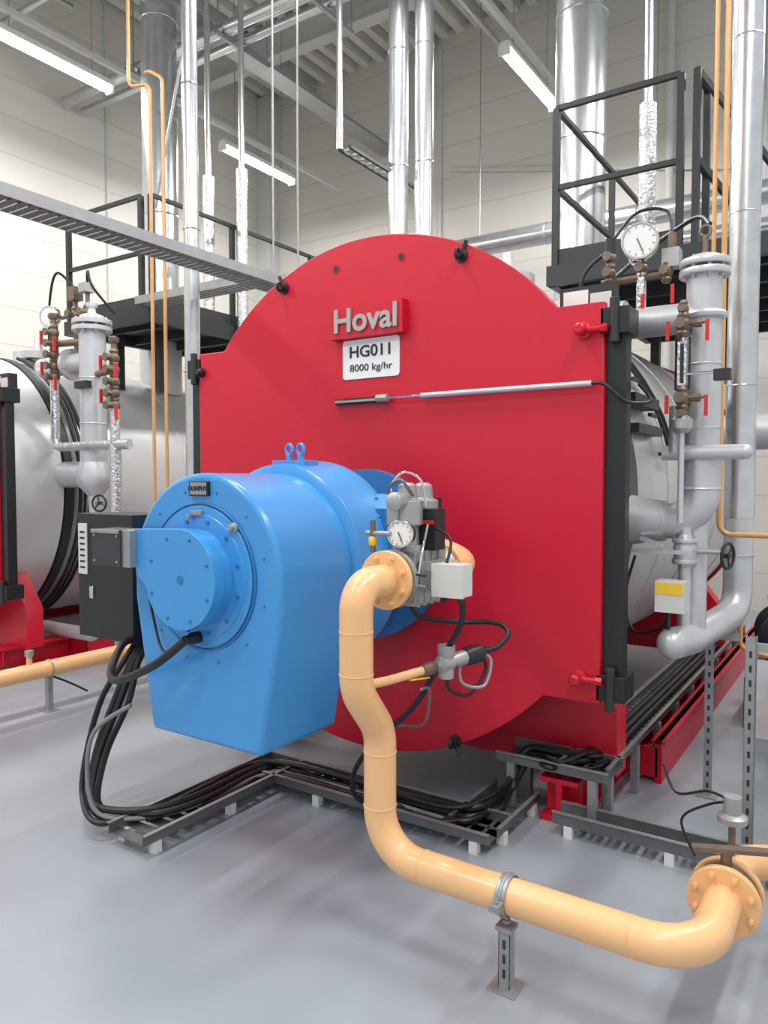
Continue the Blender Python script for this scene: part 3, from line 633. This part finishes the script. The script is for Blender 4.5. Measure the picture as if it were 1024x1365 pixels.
b.bb(sx-.021,sx+.021,2.25,2.254,.0,.21,STRUT); b.bb(sx-.021,sx-.017,2.25,2.29,.0,.21,STRUT); b.bb(sx+.017,sx+.021,2.25,2.29,.0,.21,STRUT)
b.bb(sx-.03,sx+.03,2.24,2.3,.2,.215,STRUT); b.bb(sx-.05,sx+.05,2.22,2.32,0,.006,STRUT)
for i in range(3): b.bb(sx-.005,sx+.005,2.248,2.2505,.04+i*.05,.07+i*.05,DARK)
b.finish(.001,E)
b=B('valve_train')
vy=2.36; vz=1.33
b.lathe((px,vy,vz),(0,1,0),[(0,.09),(.02,.07),(.06,.075),(.1,.09),(.22,.09),(.26,.07),(.30,.075),(.34,.095)],CAST,28)
b.bb(px-.07,px+.07,vy+.04,vy+.28,vz-.1,vz+.1,CAST)
b.bb(px-.085,px+.085,vy+.06,vy+.26,vz-.03,vz+.06,CAST)
for i in range(4):
    for j in range(2): b.bolt((px+.072,vy+.07+i*.055,vz-.06+j*.12),(1,0,0),.007,.006,STRUT)
    b.bb(px-.075,px+.078,vy+.06+i*.05,vy+.068+i*.05,vz-.11,vz+.1,CAST)
for y in (vy+.1,vy+.22):
    b.lathe((px,y,vz+.1),(0,0,1),[(0,.06),(.02,.06),(.02,.045),(.09,.045),(.1,.06),(.19,.06),(.2,.04),(.25,.035),(.26,.02)],CAST,20)
b.bb(px-.03,px+.04,vy+.2,vy+.3,vz+.16,vz+.3,BLACK); b.bb(px+.03,px+.1,vy+.14,vy+.22,vz+.1,vz+.26,BLACK); b.bb(px+.035,px+.095,vy+.137,vy+.14,vz+.2,vz+.215,REDH)
b.lathe((px,vy+.03,vz+.29),(0,-1,0),[(-.06,.03),(.0,.035),(.03,.035),(.04,.02)],CAST,16)
b.gauge((px+.03,vy+.0,vz+.17),(.35,-1,.0),.052); b.cyl((px+.03,vy+.02,vz+.13),(px+.03,vy+.02,vz+.0),.008,BRONZE)
b.cyl((px-.08,vy-.02,vz+.1),(px-.08,vy-.02,vz+.22),.011,BRONZE); b.cyl((px-.11,vy-.02,vz+.17),(px-.0,vy-.02,vz+.17),.009,STRUT); b.lathe((px-.08,vy-.02,vz+.12),(0,0,1),[(0,.01),(.01,.016),(.03,.016),(.04,.01)],YEL,8)
b.bb(px-.05,px+.0,vy+.03,vy+.07,vz+.2,vz+.27,CAST); b.bb(px-.09,px-.03,vy+.1,vy+.16,vz+.2,vz+.26,BLACK)
b.cable([(px-.03,vy+.08,vz+.28),(px-.05,vy+.06,vz+.34),(px+.0,vy+.07,vz+.40),(px+.06,vy+.1,vz+.37),(px+.07,vy+.12,vz+.27)],.005,CHROME)
b.cable([(px-.05,vy+.08,vz+.25),(px-.06,vy+.06,vz+.33),(px+.0,vy+.05,vz+.37),(px+.04,vy+.08,vz+.31)],.006,BRONZE)
b.cable([(px+.03,vy+.02,vz+.02),(px+.05,vy+.0,vz-.02),(px+.1,vy+.0,vz+.0),(px+.1,vy+.05,vz+.12),(px+.08,vy+.12,vz+.2)],.005,CHROME)
b.cable([(px-.06,vy-.02,vz+.1),(px+.02,vy-.03,vz+.04),(px+.14,vy-.0,vz+.02)],.005,RUBBER)
b.cable([(px-.06,vy-.02,vz+.06),(px+.02,vy-.04,vz-.0),(px+.14,vy-.0,vz-.02)],.005,GREYC)
b.cable([(px+.06,vy+.15,vz+.2),(px+.16,vy+.15,vz+.15),(px+.17,vy+.1,vz+.05)],.006,RUBBER)
b.bb(px+.14,px+.26,vy+.06,vy+.14,vz-.06,vz+.06,OFFW); b.bb(px+.135,px+.265,vy+.05,vy+.062,vz-.062,vz+.062,OFFW)
for o in (.16,.23): b.cyl((px+o,vy+.1,vz-.06),(px+o,vy+.1,vz-.09),.01,RUBBER,n=8)
b.bb(px+.07,px+.14,vy+.09,vy+.12,vz-.03,vz+.03,STRUT)
b.flange((px,vy+.36,vz),(0,1,0),.11,.026,PEACH,8,br=.011)
b.tube([(px,vy+.36,vz),(px,3.0,vz),(bx+.59,3.0,bz+.1)],.06,PEACH,.14,20)
b.lathe((-1.44,2.44,.975),(.25,.9,.06),[(0,.02),(.02,.026),(.05,.026),(.07,.02)],BRONZE,12)
b.beam((-1.46,2.38,.95),(-1.43,2.47,.945),.02,.006,YEL)
d=V((.27,.95,.06)).normalized(); q=V((-1.425,2.5,.98))
b.lathe(q,d,[(0,.02),(.03,.02),(.04,.035),(.09,.035),(.1,.022),(.13,.03),(.17,.03)],CAST,16); b.lathe(q+d*.07-V((0,0,.06)),(0,0,1),[(0,.03),(.04,.03),(.05,.02),(.1,.035),(.13,.035)],CAST,16)
b.lathe(q+d*.17,d,[(0,.03),(.02,.038),(.09,.038),(.1,.02),(.14,.018)],BLACK,16)
e=q+d*.28
b.cable([e,e+V((.05,.05,.02)),e+V((.07,.1,.07)),e+V((-.0,.12,.1)),e+V((-.15,.05,.1)),(px-.03,2.6,1.15),(px-.04,2.55,1.22)],.011,RUBBER,10)
b.cable([q+d*.15,q+d*.16-V((0,0,.1)),q+d*.25-V((-.03,0,.13)),e+V((.03,.02,-.04)),e],.007,STRUT,10)
b.cable([q+d*.1-V((0,0,.02)),q+d*.08-V((0,0,.1)),q+d*.2-V((0,0,.16)),q+d*.3-V((0,0,.08)),q+d*.27],.007,RUBBER,10)
b.finish(.0015,E)

# left boiler's gas line
b=B('gas_supply_pipe')
b.tube([(-5.08,2.0,z0),(-5.08,9,z0)],R,PEACH,.1,24); b.flange((-5.08,4.0,z0+.0),(0,1,0),.11,.03,PEACH,8); b.cyl((-5.08,3.05,z0),(-5.08,3.05,z0+.12),.02,PEACH); b.cyl((-5.08,3.05,z0+.12),(-5.08,3.05,z0+.16),.03,CAST)
for y in (3.2,5.5): b.bb(-5.1,-5.06,y-.02,y+.02,0,z0-.05,STRUT); b.torus((-5.08,y,z0),(0,1,0),.064,.006,STRUT,24,6); b.bb(-5.13,-5.03,y-.05,y+.05,0,.006,STRUT)
b.cable([(-5.14,2.2,z0+.1),(-5.1,2.9,z0+.07),(-5.15,3.3,z0-.1),(-5.2,3.6,z0-.28)],.008,RUBBER)
b.finish()
b=B('strut_post')
b.bb(-.49,-.445,3.68,3.684,0,1.0,STRUT); b.bb(-.49,-.486,3.68,3.72,0,1.0,STRUT); b.bb(-.449,-.445,3.68,3.72,0,1.0,STRUT); b.bb(-.54,-.39,3.64,3.76,0,.008,STRUT)
for i in range(14): b.bb(-.473,-.462,3.678,3.6805,.06+i*.065,.09+i*.065,DARK)
b.bb(-.49,1.0,3.69,3.72,.93,.97,STRUT); b.bb(-.44,.3,3.67,3.69,.55,.9,GALV)
b.finish()
b=B('pressure_switch')
b.cyl((-.41,2.85,z0+.05),(-.41,2.85,z0+.2),.012,BRONZE); b.lathe((-.41,2.85,z0+.17),(0,0,1),[(0,.02),(.01,.05),(.03,.05),(.04,.03),(.1,.03)],CAST)
b.cable([(-.41,2.85,z0+.25),(-.5,2.9,z0+.25),(-.62,2.95,z0+.2),(-.68,3.0,z0+.28)],.005,RUBBER)
b.cable([(-.41,2.85,z0+.25),(-.5,2.9,z0+.2),(-.6,2.95,z0+.1),(-.56,3.0,z0-.05)],.005,RUBBER)
b.finish()

# ------------------------------------------------------------ world, camera
w=bpy.data.worlds.new('w'); bpy.context.scene.world=w; w.use_nodes=True
w.node_tree.nodes['Background'].inputs[0].default_value=(.95,.98,1,1); w.node_tree.nodes['Background'].inputs[1].default_value=.78
c=bpy.data.cameras.new('camera'); co=bpy.data.objects.new('camera',c); bpy.context.scene.collection.objects.link(co)
co.location=(0,0,1.7); co.rotation_euler=(math.radians(90-2.43),0,math.radians(33.5))
c.sensor_fit='VERTICAL'; c.sensor_height=36; c.lens=1000/1365*36
bpy.context.scene.camera=co
bpy.context.scene.view_settings.view_transform='Standard'
